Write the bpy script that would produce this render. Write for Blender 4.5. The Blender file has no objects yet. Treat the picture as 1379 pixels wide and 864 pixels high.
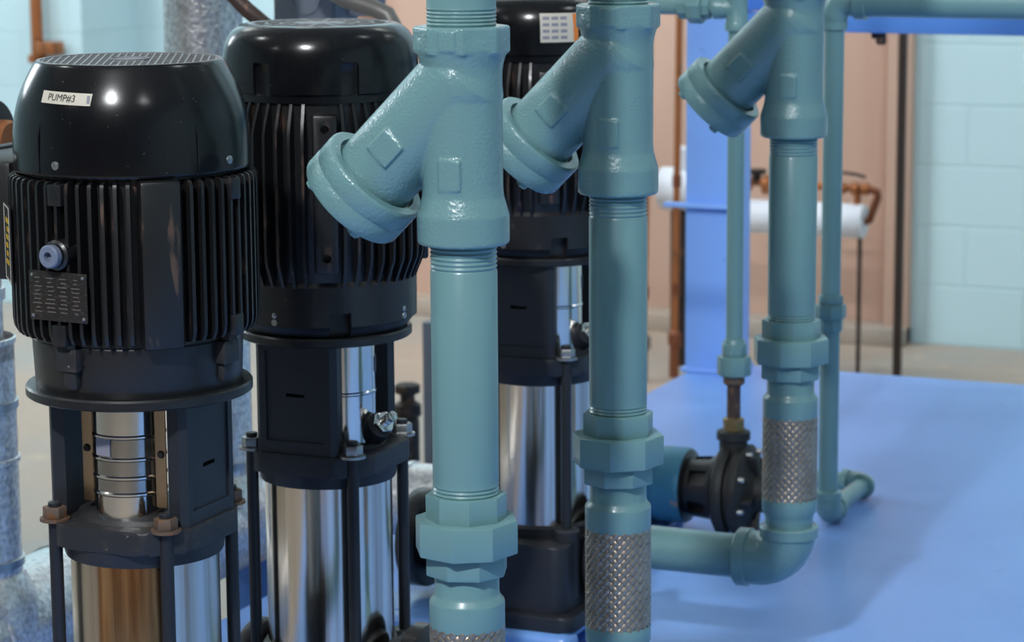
import bpy, bmesh, math, random
from mathutils import Vector, Matrix
random.seed(7)
PI = math.pi
R = math.radians
scene = bpy.context.scene
COL = scene.collection

# ------------------------------------------------------------------ helpers
def new_bm():
    return bmesh.new()

def finish(name, bm, mat, parent=None, loc=(0, 0, 0), ang=35, recalc=True):
    """Link a bmesh as ONE mesh object."""
    if recalc:
        bmesh.ops.recalc_face_normals(bm, faces=bm.faces)
    me = bpy.data.meshes.new(name)
    bm.to_mesh(me)
    bm.free()
    for p in me.polygons:
        p.use_smooth = True
    me.set_sharp_from_angle(angle=R(ang))
    if mat:
        me.materials.append(mat)
    o = bpy.data.objects.new(name, me)
    COL.objects.link(o)
    o.location = loc
    if parent:
        o.parent = parent
    return o

def tag(o, label, cat=None, group=None, kind=None):
    o['label'] = label
    if cat:
        o['category'] = cat
    if group:
        o['group'] = group
    if kind:
        o['kind'] = kind
    return o

def thing(name, label, cat, loc=(0, 0, 0), rz=0, group=None):
    o = bpy.data.objects.new(name, None)
    o.empty_display_size = .05
    COL.objects.link(o)
    o.location = loc
    o.rotation_euler = (0, 0, rz)
    return tag(o, label, cat, group)

def copy_tree(o, parent=None):
    c = o.copy()
    COL.objects.link(c)
    if parent:
        c.parent = parent
    for ch in list(o.children):
        copy_tree(ch, c)
    return c

def frame_to(d):
    """Matrix turning +Z into direction d."""
    d = Vector(d).normalized()
    return d.to_track_quat('Z', 'Y').to_matrix().to_4x4()

def add_box(bm, c, s, bev=0, rot=None, seg=2):
    m = Matrix.Translation(c)
    if rot is not None:
        m = m @ rot
    r = bmesh.ops.create_cube(bm, size=1, matrix=m @ Matrix.Diagonal((s[0], s[1], s[2], 1)))
    if bev > 0:
        es = set()
        for v in r['verts']:
            for e in v.link_edges:
                es.add(e)
        bmesh.ops.bevel(bm, geom=list(es), offset=bev, segments=seg, profile=.5, affect='EDGES')

def add_lathe(bm, prof, seg=48, mat=None, cap0=True, cap1=True, rot0=0):
    """Revolve (r,z) rows about Z."""
    mat = mat or Matrix.Identity(4)
    rings = []
    for r, z in prof:
        rings.append([bm.verts.new(mat @ Vector((r * math.cos(rot0 + 2 * PI * k / seg), r * math.sin(rot0 + 2 * PI * k / seg), z))) for k in range(seg)])
    for a, b in zip(rings, rings[1:]):
        for k in range(seg):
            j = (k + 1) % seg
            bm.faces.new((a[k], a[j], b[j], b[k]))
    if cap0:
        bm.faces.new(list(reversed(rings[0])))
    if cap1:
        bm.faces.new(rings[-1])

def lathe_dir(bm, p, d, prof, seg=32, **k):
    add_lathe(bm, prof, seg, Matrix.Translation(p) @ frame_to(d), **k)

def add_tube(bm, pts, r, seg=20):
    """Tube along a polyline; r is a number or a list."""
    n = len(pts)
    pts = [Vector(p) for p in pts]
    rs = r if isinstance(r, (list, tuple)) else [r] * n
    rings = []
    prev = None
    for i, p in enumerate(pts):
        t = (pts[min(i + 1, n - 1)] - pts[max(i - 1, 0)]).normalized()
        if prev is None:
            u = t.orthogonal().normalized()
        else:
            u = (prev - t * prev.dot(t)).normalized()
        prev = u
        v = t.cross(u)
        rings.append([bm.verts.new(p + (u * math.cos(2 * PI * k / seg) + v * math.sin(2 * PI * k / seg)) * rs[i]) for k in range(seg)])
    for a, b in zip(rings, rings[1:]):
        for k in range(seg):
            j = (k + 1) % seg
            bm.faces.new((a[k], a[j], b[j], b[k]))
    bm.faces.new(list(reversed(rings[0])))
    bm.faces.new(rings[-1])

def arc(c, a, b, r, n=10):
    """Quarter arc points: centre c, from c+a*r to c+b*r (a,b unit and perpendicular)."""
    c, a, b = Vector(c), Vector(a), Vector(b)
    return [c + a * (r * math.cos(PI / 2 * i / n)) + b * (r * math.sin(PI / 2 * i / n)) for i in range(n + 1)]

def add_prism(bm, poly, z0, z1, mat=None, bev=0, seg=2):
    mat = mat or Matrix.Identity(4)
    a = [bm.verts.new(mat @ Vector((x, y, z0))) for x, y in poly]
    b = [bm.verts.new(mat @ Vector((x, y, z1))) for x, y in poly]
    n = len(poly)
    fs = [bm.faces.new(list(reversed(a))), bm.faces.new(b)]
    for k in range(n):
        j = (k + 1) % n
        fs.append(bm.faces.new((a[k], a[j], b[j], b[k])))
    if bev > 0:
        es = set(fs[0].edges) | set(fs[1].edges)
        bmesh.ops.bevel(bm, geom=list(es), offset=bev, segments=seg, profile=.5, affect='EDGES')

def ngon(n, r, rot=0):
    return [(r * math.cos(rot + 2 * PI * k / n), r * math.sin(rot + 2 * PI * k / n)) for k in range(n)]

def round_poly(pts, rad, n=5):
    """Round every corner of a convex polygon."""
    out = []
    m = len(pts)
    for i in range(m):
        p0, p, p1 = Vector(pts[i - 1]), Vector(pts[i]), Vector(pts[(i + 1) % m])
        d0, d1 = (p0 - p).normalized(), (p1 - p).normalized()
        h = math.acos(max(-1, min(1, d0.dot(d1)))) / 2
        t = rad / math.tan(h)
        a, b = p + d0 * t, p + d1 * t
        c = p + (d0 + d1).normalized() * (rad / math.sin(h))
        a0 = math.atan2(a.y - c.y, a.x - c.x)
        a1 = math.atan2(b.y - c.y, b.x - c.x)
        while a1 - a0 > PI:
            a1 -= 2 * PI
        while a1 - a0 < -PI:
            a1 += 2 * PI
        for k in range(n + 1):
            w = a0 + (a1 - a0) * k / n
            out.append((c.x + rad * math.cos(w), c.y + rad * math.sin(w)))
    return out

def applied(o):
    dg = bpy.context.evaluated_depsgraph_get()
    dg.update()
    me = bpy.data.meshes.new_from_object(o.evaluated_get(dg))
    old = o.data
    o.modifiers.clear()
    o.data = me
    bpy.data.meshes.remove(old)
    return me

def cut(o, bm):
    """Boolean difference of o with a bmesh, then applied."""
    bmesh.ops.recalc_face_normals(bm, faces=bm.faces)
    me = bpy.data.meshes.new('cutter')
    bm.to_mesh(me)
    bm.free()
    c = bpy.data.objects.new('cutter', me)
    COL.objects.link(c)
    c.matrix_world = o.matrix_world.copy()
    par = o.parent
    o.parent = None
    loc = o.location.copy()
    o.location = (0, 0, 0)
    c.location = (0, 0, 0)
    m = o.modifiers.new('b', 'BOOLEAN')
    m.object = c
    m.operation = 'DIFFERENCE'
    m.solver = 'EXACT'
    m.use_self = True
    bpy.context.view_layer.update()
    me2 = applied(o)
    for p in me2.polygons:
        p.use_smooth = True
    me2.set_sharp_from_angle(angle=R(30))
    o.location = loc
    o.parent = par
    bpy.data.objects.remove(c)
    bpy.data.meshes.remove(me)

# ------------------------------------------------------------------ materials
def srgb(h):
    out = []
    for i in (0, 2, 4):
        c = int(h[i:i + 2], 16) / 255
        out.append(c / 12.92 if c <= .04045 else ((c + .055) / 1.055) ** 2.4)
    return (*out, 1)

class Mat:
    def __init__(s, name, color, rough=.5, metal=0, spec=.5, coat=0):
        s.m = bpy.data.materials.new(name)
        s.m.use_nodes = True
        s.t = s.m.node_tree
        s.b = s.t.nodes['Principled BSDF']
        s.b.inputs['Base Color'].default_value = color
        s.b.inputs['Roughness'].default_value = rough
        s.b.inputs['Metallic'].default_value = metal
        s.b.inputs['Specular IOR Level'].default_value = spec
        s.b.inputs['Coat Weight'].default_value = coat
        s.b.inputs['Coat Roughness'].default_value = .12
        s.color = color
    def node(s, kind, **kw):
        n = s.t.nodes.new(kind)
        for k, v in kw.items():
            if k in n.inputs:
                n.inputs[k].default_value = v
            else:
                setattr(n, k, v)
        return n
    def link(s, a, b):
        s.t.links.new(a, b)
    def coords(s, scale=(1, 1, 1)):
        tc = s.node('ShaderNodeTexCoord')
        mp = s.node('ShaderNodeMapping')
        mp.inputs['Scale'].default_value = scale
        s.link(tc.outputs['Object'], mp.inputs['Vector'])
        return mp.outputs['Vector']
    def noise(s, scale, stretch=(1, 1, 1), detail=3, rough=.5):
        n = s.node('ShaderNodeTexNoise')
        n.inputs['Scale'].default_value = scale
        n.inputs['Detail'].default_value = detail
        n.inputs['Roughness'].default_value = rough
        s.link(s.coords(stretch), n.inputs['Vector'])
        return n.outputs['Fac']
    def ramp(s, fac, stops):
        r = s.node('ShaderNodeValToRGB')
        e = r.color_ramp.elements
        while len(e) < len(stops):
            e.new(.5)
        for el, (p, c) in zip(e, stops):
            el.position = p
            el.color = c if len(c) == 4 else (*c, 1)
        s.link(fac, r.inputs['Fac'])
        return r.outputs['Color']
    def mix(s, fac, a, b):
        n = s.node('ShaderNodeMix', data_type='RGBA')
        ins = [i for i in n.inputs if i.type == 'RGBA']
        s.link(fac, n.inputs[0])
        for sock, v in zip(ins, (a, b)):
            if isinstance(v, tuple):
                sock.default_value = v
            else:
                s.link(v, sock)
        return [o for o in n.outputs if o.type == 'RGBA'][0]
    def bump(s, h, strength=.2, dist=.001):
        n = s.node('ShaderNodeBump')
        n.inputs['Strength'].default_value = strength
        n.inputs['Distance'].default_value = dist
        s.link(h, n.inputs['Height'])
        s.link(n.outputs['Normal'], s.b.inputs['Normal'])
        s.link(n.outputs['Normal'], s.b.inputs['Coat Normal'])
    def base(s, c):
        s.link(c, s.b.inputs['Base Color'])
        return s
    def wear(s, scale, stretch, lo, hi, col, detail=4):
        """Patches of another colour where a noise field is high."""
        f = s.ramp(s.noise(scale, stretch, detail), [(lo, (0, 0, 0)), (hi, (1, 1, 1))])
        src = s.b.inputs['Base Color']
        cur = src.links[0].from_socket if src.links else s.color
        s.base(s.mix(f, cur, col))
        return s

BW = [(0, (0, 0, 0)), (1, (1, 1, 1))]
TEAL = srgb('6f9699')
M = {}
m = M['teal'] = Mat('teal_paint', TEAL, .32, 0, .5, .15)
m.bump(m.noise(220, (1, 1, .35), 2), .06, .0006)
m = M['teal_cast'] = Mat('teal_cast_paint', TEAL, .27, 0, .5, .4)
m.bump(m.noise(330, detail=3), .62, .0013)
m = M['black'] = Mat('black_cast_paint', (.0105, .0105, .0125, 1), .38, 0, .5, .12)
m.bump(m.noise(260), .2, .0006)
m.wear(60, (1, 1, 1), .66, .74, (.045, .034, .028, 1))
m = M['black_gloss'] = Mat('black_gloss_paint', (.0055, .0055, .007, 1), .2, 0, .42, .0)
m.bump(m.noise(90), .08, .0008)
m.wear(220, (1, 1, 1), .7, .73, (.06, .055, .05, 1))
m = M['fins'] = Mat('worn_black_paint', (.0075, .0075, .0085, 1), .4, 0, .5, .1)
m.wear(95, (1, 1, .22), .62, .72, (.085, .05, .036, 1), 5)
m.bump(m.noise(200), .2, .0006)
m = M['stool'] = Mat('blue_black_cast_paint', (.016, .018, .025, 1), .5, 0, .5, .0)
m.bump(m.noise(280), .3, .0007)
m = M['plate_worn'] = Mat('chipped_black_paint', (.02, .02, .023, 1), .5)
m.bump(m.noise(240), .35, .0008)
m.wear(40, (1, 1, 1.6), .56, .72, (.05, .038, .032, 1), 6)
m.wear(90, (1, 1, 1.6), .7, .73, (.2, .16, .13, 1), 6)
m = M['black_rod'] = Mat('black_rod_steel', (.014, .015, .02, 1), .45)
m = M['steel'] = Mat('polished_stainless', (.72, .69, .64, 1), .16, 1)
f = m.noise(55, (1, 1, .02), 3)
m.base(m.ramp(f, [(.3, (.40, .31, .25)), (.5, (.78, .71, .62)), (.72, (.86, .83, .78))]))  # streak tones stand in for reflected bands of the room
m.bump(m.noise(40, (1, 1, .015), 2), .22, .004)
m = M['steel_amber'] = Mat('amber_streaked_stainless', (.7, .6, .5, 1), .26, 1)
f = m.noise(42, (1, 1, .03), 4)
m.base(m.ramp(f, [(.3, (.42, .33, .25)), (.5, (.66, .58, .48)), (.75, (.72, .70, .67))]))
# broad amber band running down the front of the sleeve
dt = m.node('ShaderNodeVectorMath', operation='DOT_PRODUCT')
tc = m.node('ShaderNodeTexCoord')
m.link(tc.outputs['Object'], dt.inputs[0]); dt.inputs[1].default_value = (.30 / .072, -.954 / .072, 0)
ma = m.node('ShaderNodeMath', operation='MULTIPLY_ADD')
m.link(m.noise(60, (1, 1, .04), 4), ma.inputs[0]); ma.inputs[1].default_value = .12; m.link(dt.outputs['Value'], ma.inputs[2])
st = m.ramp(ma.outputs[0], [(.955, (0, 0, 0)), (.99, (1, 1, 1))])
amber = m.ramp(m.noise(90, (1, 1, .05), 4), [(.35, (.25, .105, .035)), (.55, (.48, .24, .09)), (.7, (.6, .36, .17))])
m.base(m.mix(st, m.b.inputs['Base Color'].links[0].from_socket, amber))
m.bump(m.noise(36, (1, 1, .02), 3), .25, .004)
m = M['chrome'] = Mat('bright_guard_steel', (.8, .79, .77, 1), .14, 1)
m.bump(m.noise(45, (1, 1, .05), 2), .12, .003)
m = M['brass'] = Mat('tan_strip_steel', (.52, .38, .25, 1), .33, 1)
m = M['zinc'] = Mat('dull_zinc', (.42, .42, .42, 1), .4, 1)
m.bump(m.noise(300), .2, .0006)
m = M['bolt_rust'] = Mat('rusty_bolt', (.15, .105, .08, 1), .65, .4)
m.wear(160, (1, 1, 1), .5, .62, (.22, .1, .045, 1), 4)
m.bump(m.noise(350), .4, .0008)
m = M['braid'] = Mat('braid_wire', (.42, .37, .32, 1), .42, .85)
f = m.noise(30, (1, 1, 1), 3)
m.base(m.ramp(f, [(.3, (.33, .27, .21)), (.6, (.47, .40, .33)), (.72, (.50, .33, .19))]))
m = M['braid_core'] = Mat('braid_core', (.05, .042, .036, 1), .6, .6)
m = M['label'] = Mat('label_paper', srgb('cfc8ba'), .5)
m = M['orange'] = Mat('orange_print', srgb('e08038'), .5)
m = M['ink'] = Mat('black_ink', (.015, .015, .015, 1), .6)
m = M['ink_grey'] = Mat('grey_ink', srgb('8b8a97'), .6)
m = M['yellow_ink'] = Mat('yellow_ink', srgb('c9a41e'), .6)
m = M['nameplate'] = Mat('nameplate_metal', (.05, .045, .043, 1), .42, .7)
m.wear(420, (.6, 1, 1.6), .56, .62, (.09, .075, .065, 1), 2)
m = M['print'] = Mat('worn_print', (.14, .12, .105, 1), .6)
m = M['plug_ring'] = Mat('pale_blue_plug', srgb('707a90'), .45)
m = M['deck'] = Mat('blue_deck_paint', srgb('82adf1'), .42, 0, .5, 0)
m.wear(5, (1, 1, 1), .55, .75, srgb('7ba5ea'), 4)
m.wear(24, (1, .4, 1), .71, .76, srgb('7099dc'), 6)
m.bump(m.noise(18, (1, 1, 1), 4), .12, .002)
m = M['blue_gloss'] = Mat('blue_steel_paint', srgb('5588d4'), .3, 0, .5, .2)
m.bump(m.noise(60), .25, .0015)
m = M['plinth'] = Mat('glossy_blue_plinth_paint', srgb('76a7ee'), .3, 0, .5, .2)
m.bump(m.noise(60), .3, .002)
m = M['blue_motor'] = Mat('blue_motor_paint', srgb('4d93ae'), .4, 0, .5, .1)
m.wear(30, (1, 1, 1), .66, .7, srgb('b49a8a'), 3)
m = M['brown_pipe'] = Mat('dark_brown_iron', srgb('4a3a34'), .5, .3)
m.wear(70, (1, 1, .4), .58, .7, srgb('7d5f49'), 4)
m = M['brass_old'] = Mat('old_brass', srgb('8a7650'), .45, .7)
m = M['copper'] = Mat('copper_tube', srgb('a5673f'), .45, .55)
m.wear(30, (1, 1, .3), .55, .7, srgb('6a452e'), 3)
m = M['solder'] = Mat('tarnished_copper', srgb('7d4a32'), .5, .5)
m = M['fan_dark'] = Mat('black_shade_backing', (.004, .004, .004, 1), .95, 0, .05)  # black backing painted in place of the shade inside the fan covers
m = M['grille'] = Mat('grille_grey', srgb('8e8e90'), .45, .3)
m = M['white_insul'] = Mat('white_jacket', srgb('dfe3ec'), .5)
m = M['silver_jacket'] = Mat('silver_foil_jacket', (.7, .7, .7, 1), .3, .8)
f = m.noise(150, (1, 1, 1), 4)
m.base(m.ramp(f, [(.35, (.5, .5, .52)), (.65, (.84, .84, .84))]))
m.bump(m.noise(130, detail=4), .6, .003)
m = M['strap'] = Mat('jacket_strap', (.5, .5, .5, 1), .3, 1)
m = M['red_ring'] = Mat('red_ring', srgb('8d2e38'), .5)
m = M['grey_box'] = Mat('grey_enclosure_paint', srgb('6f7886'), .5)
m = M['grey_conduit'] = Mat('grey_conduit', srgb('7c7975'), .45, .4)
m = M['dark_iron'] = Mat('dark_iron', srgb('2b2624'), .55, .3)
m.wear(60, (1, 1, 1), .55, .65, srgb('5a4434'), 4)
m = M['post'] = Mat('dark_post_paint', srgb('3a2f2b'), .5, .2)
m = M['rubber'] = Mat('black_rubber', (.012, .012, .012, 1), .6)
m = M['door'] = Mat('pink_tan_door_paint', srgb('cdab99'), .5)
m = M['ceiling'] = Mat('white_ceiling', srgb('dcdcd8'), .8)
m = M['tan_wall'] = Mat('tan_wall_paint', srgb('7d6a55'), .7)
m = M['dark_door'] = Mat('brown_door_paint', srgb('4e3a2c'), .5)
m = M['yellow'] = Mat('yellow_floor_paint', srgb('e5cf3e'), .5)
m = M['terminal'] = Mat('black_box_paint', (.012, .012, .013, 1), .45)

m = M['floor'] = Mat('painted_concrete', srgb('ae9c8d'), .55)
m.wear(1.3, (1, 1, 1), .4, .65, srgb('a09d97'), 5)
m.wear(9, (1, 1, 1), .6, .75, srgb('bfae98'), 5)
m.bump(m.noise(40, detail=5), .1, .002)

m = M['pane_glow'] = Mat('added_glow_pane', (.8, .85, .9, 1), .1)  # glow of the added panel
m.b.inputs['Emission Color'].default_value = (.86, .94, 1, 1)
m.b.inputs['Emission Strength'].default_value = 15

def block_mat(name, col, mortar):
    k = Mat(name, col, .5)
    tc = k.node('ShaderNodeTexCoord')
    sp = k.node('ShaderNodeSeparateXYZ')
    cb = k.node('ShaderNodeCombineXYZ')
    ad = k.node('ShaderNodeMath', operation='ADD')
    k.link(tc.outputs['Object'], sp.inputs[0])
    k.link(sp.outputs[0], ad.inputs[0])
    k.link(sp.outputs[1], ad.inputs[1])
    k.link(ad.outputs[0], cb.inputs[0])
    k.link(sp.outputs[2], cb.inputs[1])
    br = k.node('ShaderNodeTexBrick')
    br.offset = .5
    br.inputs['Color1'].default_value = col
    br.inputs['Color2'].default_value = tuple(c * .97 for c in col[:3]) + (1,)
    br.inputs['Mortar'].default_value = mortar
    br.inputs['Scale'].default_value = 1
    br.inputs['Mortar Size'].default_value = .006
    br.inputs['Mortar Smooth'].default_value = .6
    br.inputs['Brick Width'].default_value = .4
    br.inputs['Row Height'].default_value = .2
    k.link(cb.outputs[0], br.inputs['Vector'])
    k.base(br.outputs['Color'])
    inv = k.node('ShaderNodeMath', operation='SUBTRACT')
    inv.inputs[0].default_value = 1
    k.link(br.outputs['Fac'], inv.inputs[1])
    k.bump(inv.outputs[0], .4, .005)
    return k
M['block'] = block_mat('aqua_block_paint', srgb('bfdce4'), srgb('b7d6de'))
MT = {k: v.m for k, v in M.items()}

# ------------------------------------------------------------------ the room
FLOOR_Z, DECK_Z = 0.0, 0.56
WY = 8.4                                    # back wall
X0, X1, Y0, CEIL = -7.5, 4.5, -10.0, 4.6

def struct(name, bm, mat, parent=None, label=None):
    o = finish(name, bm, mat, parent)
    if parent is None:
        o['kind'] = 'structure'
        if label:
            o['label'] = label
    return o

bm = new_bm(); add_box(bm, ((X0 + X1) / 2, (Y0 + WY) / 2, -.1), (X1 - X0, WY - Y0 + .4, .2)); struct('floor', bm, MT['floor'], label='painted concrete floor behind the blue deck')
bm = new_bm(); add_box(bm, ((X0 + X1) / 2, (Y0 + WY) / 2, CEIL + .1), (X1 - X0 + .4, WY - Y0 + .4, .2)); struct('ceiling', bm, MT['ceiling'], label='white ceiling of the plant room')
DX0, DX1, DH = -4.28, -2.18, 2.2            # tan double door opening
bm = new_bm()
add_box(bm, ((DX1 + X1) / 2, WY + .1, CEIL / 2), (X1 - DX1, .2, CEIL))
add_box(bm, ((X0 + DX0) / 2, WY + .1, CEIL / 2), (DX0 - X0, .2, CEIL))
add_box(bm, ((DX0 + DX1) / 2, WY + .1, (DH + CEIL) / 2), (DX1 - DX0, .2, CEIL - DH))
add_box(bm, ((X0 - 5.14) / 2, WY - .2, CEIL / 2), (-5.14 - X0, .4, CEIL))      # pier on the left
struct('wall_back', bm, MT['block'], label='aqua painted concrete block wall')
bm = new_bm(); add_box(bm, (X0 - .1, (Y0 + WY) / 2, CEIL / 2), (.2, WY - Y0 + .4, CEIL)); struct('wall_left', bm, MT['block'], label='aqua block wall at the left')
bm = new_bm(); add_box(bm, (X1 + .1, (Y0 + WY) / 2, CEIL / 2), (.2, WY - Y0 + .4, CEIL)); struct('wall_right', bm, MT['block'], label='aqua block wall at the right')
bm = new_bm(); add_box(bm, ((X0 + X1) / 2, Y0 - .1, CEIL / 2), (X1 - X0, .2, CEIL)); struct('wall_front', bm, MT['tan_wall'], label='tan painted wall facing the pumps')

d = bpy.data.objects.new('door_1', None); COL.objects.link(d); d.location = (0, WY, 0)
d['kind'] = 'structure'; d['label'] = 'tan painted double door in the aqua block wall'
bm = new_bm()
for x in (DX0 + .04, DX1 - .04):
    add_box(bm, (x, .03, DH / 2), (.08, .16, DH), .004)
add_box(bm, ((DX0 + DX1) / 2, .03, DH - .04), (DX1 - DX0 - .16, .16, .08), .004)
finish('door_frame', bm, MT['door'], d)
mid = (DX0 + DX1) / 2
for a, b in ((DX0 + .084, mid - .003), (mid + .003, DX1 - .084)):
    bm = new_bm(); add_box(bm, ((a + b) / 2, .06, DH / 2 - .02), (b - a, .05, DH - .1), .004); finish('door_leaf', bm, MT['door'], d)
bm = new_bm(); add_box(bm, (mid, .0, .03), (DX1 - DX0, .2, .06), .005); finish('threshold', bm, MT['floor'], d)
# unseen door added on the wall facing the pumps, only for reflections
d2 = bpy.data.objects.new('reflection_door', None); COL.objects.link(d2); d2.location = (-2.4, Y0, 0)
d2['kind'] = 'structure'; d2['label'] = 'brown double door added behind the viewpoint for reflections'
bm = new_bm(); add_box(bm, (0, .03, 1.1), (2.0, .08, 2.2), .004); finish('door_leaf', bm, MT['dark_door'], d2)
bm = new_bm()
for x in (-1.06, 1.06):
    add_box(bm, (x, .04, 1.12), (.12, .1, 2.24), .004)
finish('door_frame', bm, MT['tan_wall'], d2)

wn = bpy.data.objects.new('glow_panel_1', None); COL.objects.link(wn); wn.location = (X0, 5.4, 2.85)  # added glowing panel, unseen, placed for highlights on the strainers
wn['kind'] = 'structure'; wn['label'] = 'added glowing panel on the left wall, out of view'
bm = new_bm()
for y in (-.72, .72):
    add_box(bm, (.03, y, 0), (.06, .08, 1.38), .004)
for z in (-.65, .65):
    add_box(bm, (.03, 0, z), (.06, 1.36, .08), .004)
finish('glow_panel_frame', bm, MT['ceiling'], wn)
bm = new_bm(); add_box(bm, (.012, 0, 0), (.01, 1.36, 1.22)); finish('pane', bm, MT['pane_glow'], wn)

# ------------------------------------------------------------------ blue deck, column, beam
bm = new_bm()
add_box(bm, ((-1.75 + 1.6) / 2, (1.0 + 5.06) / 2, DECK_Z - .06), (3.35, 4.06, .12), .006)
add_box(bm, (-1.69, 3.03, .22), (.1, 4.0, .43), .004)
add_box(bm, (1.54, 3.03, .22), (.1, 4.0, .43), .004)
deck = finish('skid_deck', bm, MT['deck'])
tag(deck, 'light blue painted steel deck under the pumps and pipes', 'deck')

col = thing('steel_column', 'tall light blue square steel column at the back edge of the deck', 'column', (-1.70, 4.99, DECK_Z))
bm = new_bm(); add_box(bm, (0, 0, 1.1), (.106, .106, 2.2), .006); finish('tube', bm, MT['deck'], col)
bm = new_bm(); add_box(bm, (0, 0, .005), (.118, .118, .01), .002); finish('base_plate', bm, MT['deck'], col)
bm = new_bm(); add_box(bm, (-.02, -.062, .345), (.145, .02, .009), .001); finish('pipe_bracket', bm, MT['deck'], col)

beam = thing('steel_beam', 'dark blue horizontal steel beam below the teal pipe at top right', 'beam', (-.2, 4.99, 1.275))
bm = new_bm(); add_box(bm, (0, 0, 0), (2.89, .1, .036), .003); finish('web', bm, MT['blue_gloss'], beam)
bm = new_bm(); add_box(bm, (0, 0, .08), (2.89, .012, .12), .002); add_box(bm, (0, 0, .145), (2.89, .1, .012), .002); finish('flange', bm, MT['blue_gloss'], beam)
bm = new_bm(); add_box(bm, (-1.165, -.02, -.018), (.024, .03, .024), .004); lathe_dir(bm, (-1.16, -.02, -.03), (0, 0, -1), [(.009, -.01), (.011, .006), (.007, .012)], 12)
cl = finish('beam_clamp', bm, MT['dark_iron'], beam); cl['label'] = 'small black clamp under the beam'

# ------------------------------------------------------------------ vertical multistage pumps
BZ = .605                                   # underside of the pump feet
PX = -1.305

def z_(z):
    return z - BZ

def fin_mesh(bm, prof, t, az):
    """A radial fin: polygon of (r,z) extruded t thick at azimuth az (0 = -Y, towards +X)."""
    u = Vector((math.sin(az), -math.cos(az), 0))
    n = Vector((math.cos(az), math.sin(az), 0))
    a = [bm.verts.new(u * r + Vector((0, 0, z)) - n * t / 2) for r, z in prof]
    b = [bm.verts.new(u * r + Vector((0, 0, z)) + n * t / 2) for r, z in prof]
    bm.faces.new(a); bm.faces.new(list(reversed(b)))
    k = len(prof)
    for i in range(k):
        j = (i + 1) % k
        bm.faces.new((a[j], a[i], b[i], b[j]))

def rad(az):
    return Matrix.Rotation(az, 4, 'Z')

def box_at(bm, az, r, z, s, bev=0, tilt=0):
    """Box with size s=(wide, deep, high) whose centre is at radius r, facing azimuth az."""
    m = rad(az)
    add_box(bm, m @ Vector((0, -r, z)), s, bev, m @ Matrix.Rotation(tilt, 4, 'X'))

def patch(bm, az0, z0, w, h, rfun, off=.0006, nu=16, nv=4, tilt=0):
    """Thin curved sticker following radius rfun(z)."""
    vs = []
    for o_ in (off, off - .0005):
        g = []
        for i in range(nu + 1):
            row = []
            for j in range(nv + 1):
                x = (i / nu - .5) * w
                zz = (j / nv - .5) * h
                x2 = x * math.cos(tilt) - zz * math.sin(tilt); z2 = x * math.sin(tilt) + zz * math.cos(tilt)
                z = z0 + z2
                r = rfun(z)
                az = az0 + x2 / r
                row.append(bm.verts.new(Vector((math.sin(az) * (r + o_), -math.cos(az) * (r + o_), z))))
            g.append(row)
        vs.append(g)
    f, b = vs
    for i in range(nu):
        for j in range(nv):
            bm.faces.new((f[i][j], f[i + 1][j], f[i + 1][j + 1], f[i][j + 1]))
            bm.faces.new((b[i][j], b[i][j + 1], b[i + 1][j + 1], b[i + 1][j]))

def text_mesh(body, size, name='t'):
    cu = bpy.data.curves.new(name, 'FONT')
    cu.body = body; cu.size = size; cu.align_x = 'CENTER'; cu.align_y = 'CENTER'
    cu.resolution_u = 3
    o = bpy.data.objects.new(name, cu)
    COL.objects.link(o)
    bpy.context.view_layer.update()
    dg = bpy.context.evaluated_depsgraph_get()
    me = bpy.data.meshes.new_from_object(o.evaluated_get(dg))
    bpy.data.objects.remove(o); bpy.data.curves.remove(cu)
    return me

def wrap_text(body, size, az0, z0, rfun, off, tilt=0):
    me = text_mesh(body, size)
    b = new_bm(); b.from_mesh(me); bpy.data.meshes.remove(me)
    bmesh.ops.subdivide_edges(b, edges=[e for e in b.edges if e.calc_length() > size * .3], cuts=2)
    for v in b.verts:
        x, zz = v.co.x, v.co.y
        x2 = x * math.cos(tilt) - zz * math.sin(tilt); z2 = x * math.sin(tilt) + zz * math.cos(tilt)
        z = z0 + z2
        r = rfun(z) + off
        az = az0 + x2 / r
        v.co = Vector((math.sin(az) * r, -math.cos(az) * r, z))
    return b

def interp(prof):
    p = sorted(prof, key=lambda q: q[1])
    def f(z):
        if z <= p[0][1]:
            return p[0][0]
        for (r0, z0), (r1, z1) in zip(p, p[1:]):
            if z0 <= z <= z1:
                return r0 + (r1 - r0) * (z - z0) / max(1e-9, z1 - z0)
        return p[-1][0]
    return f

def smooth_prof(pts, n=4):
    """Catmull-Rom through (r,z) points."""
    out = []
    for i in range(len(pts) - 1):
        p0 = Vector(pts[max(0, i - 1)]); p1 = Vector(pts[i]); p2 = Vector(pts[i + 1]); p3 = Vector(pts[min(len(pts) - 1, i + 2)])
        for k in range(n):
            t = k / n
            v = .5 * ((2 * p1) + (p2 - p0) * t + (2 * p0 - 5 * p1 + 4 * p2 - p3) * t * t + (3 * p1 - p0 - 3 * p2 + p3) * t ** 3)
            out.append((v.x, v.y))
    out.append(tuple(pts[-1]))
    return out

BOLT = [(sx * .0615, sy * .0615) for sx, sy in ((-1, -1), (1, -1), (1, 1), (-1, 1))]

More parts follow.
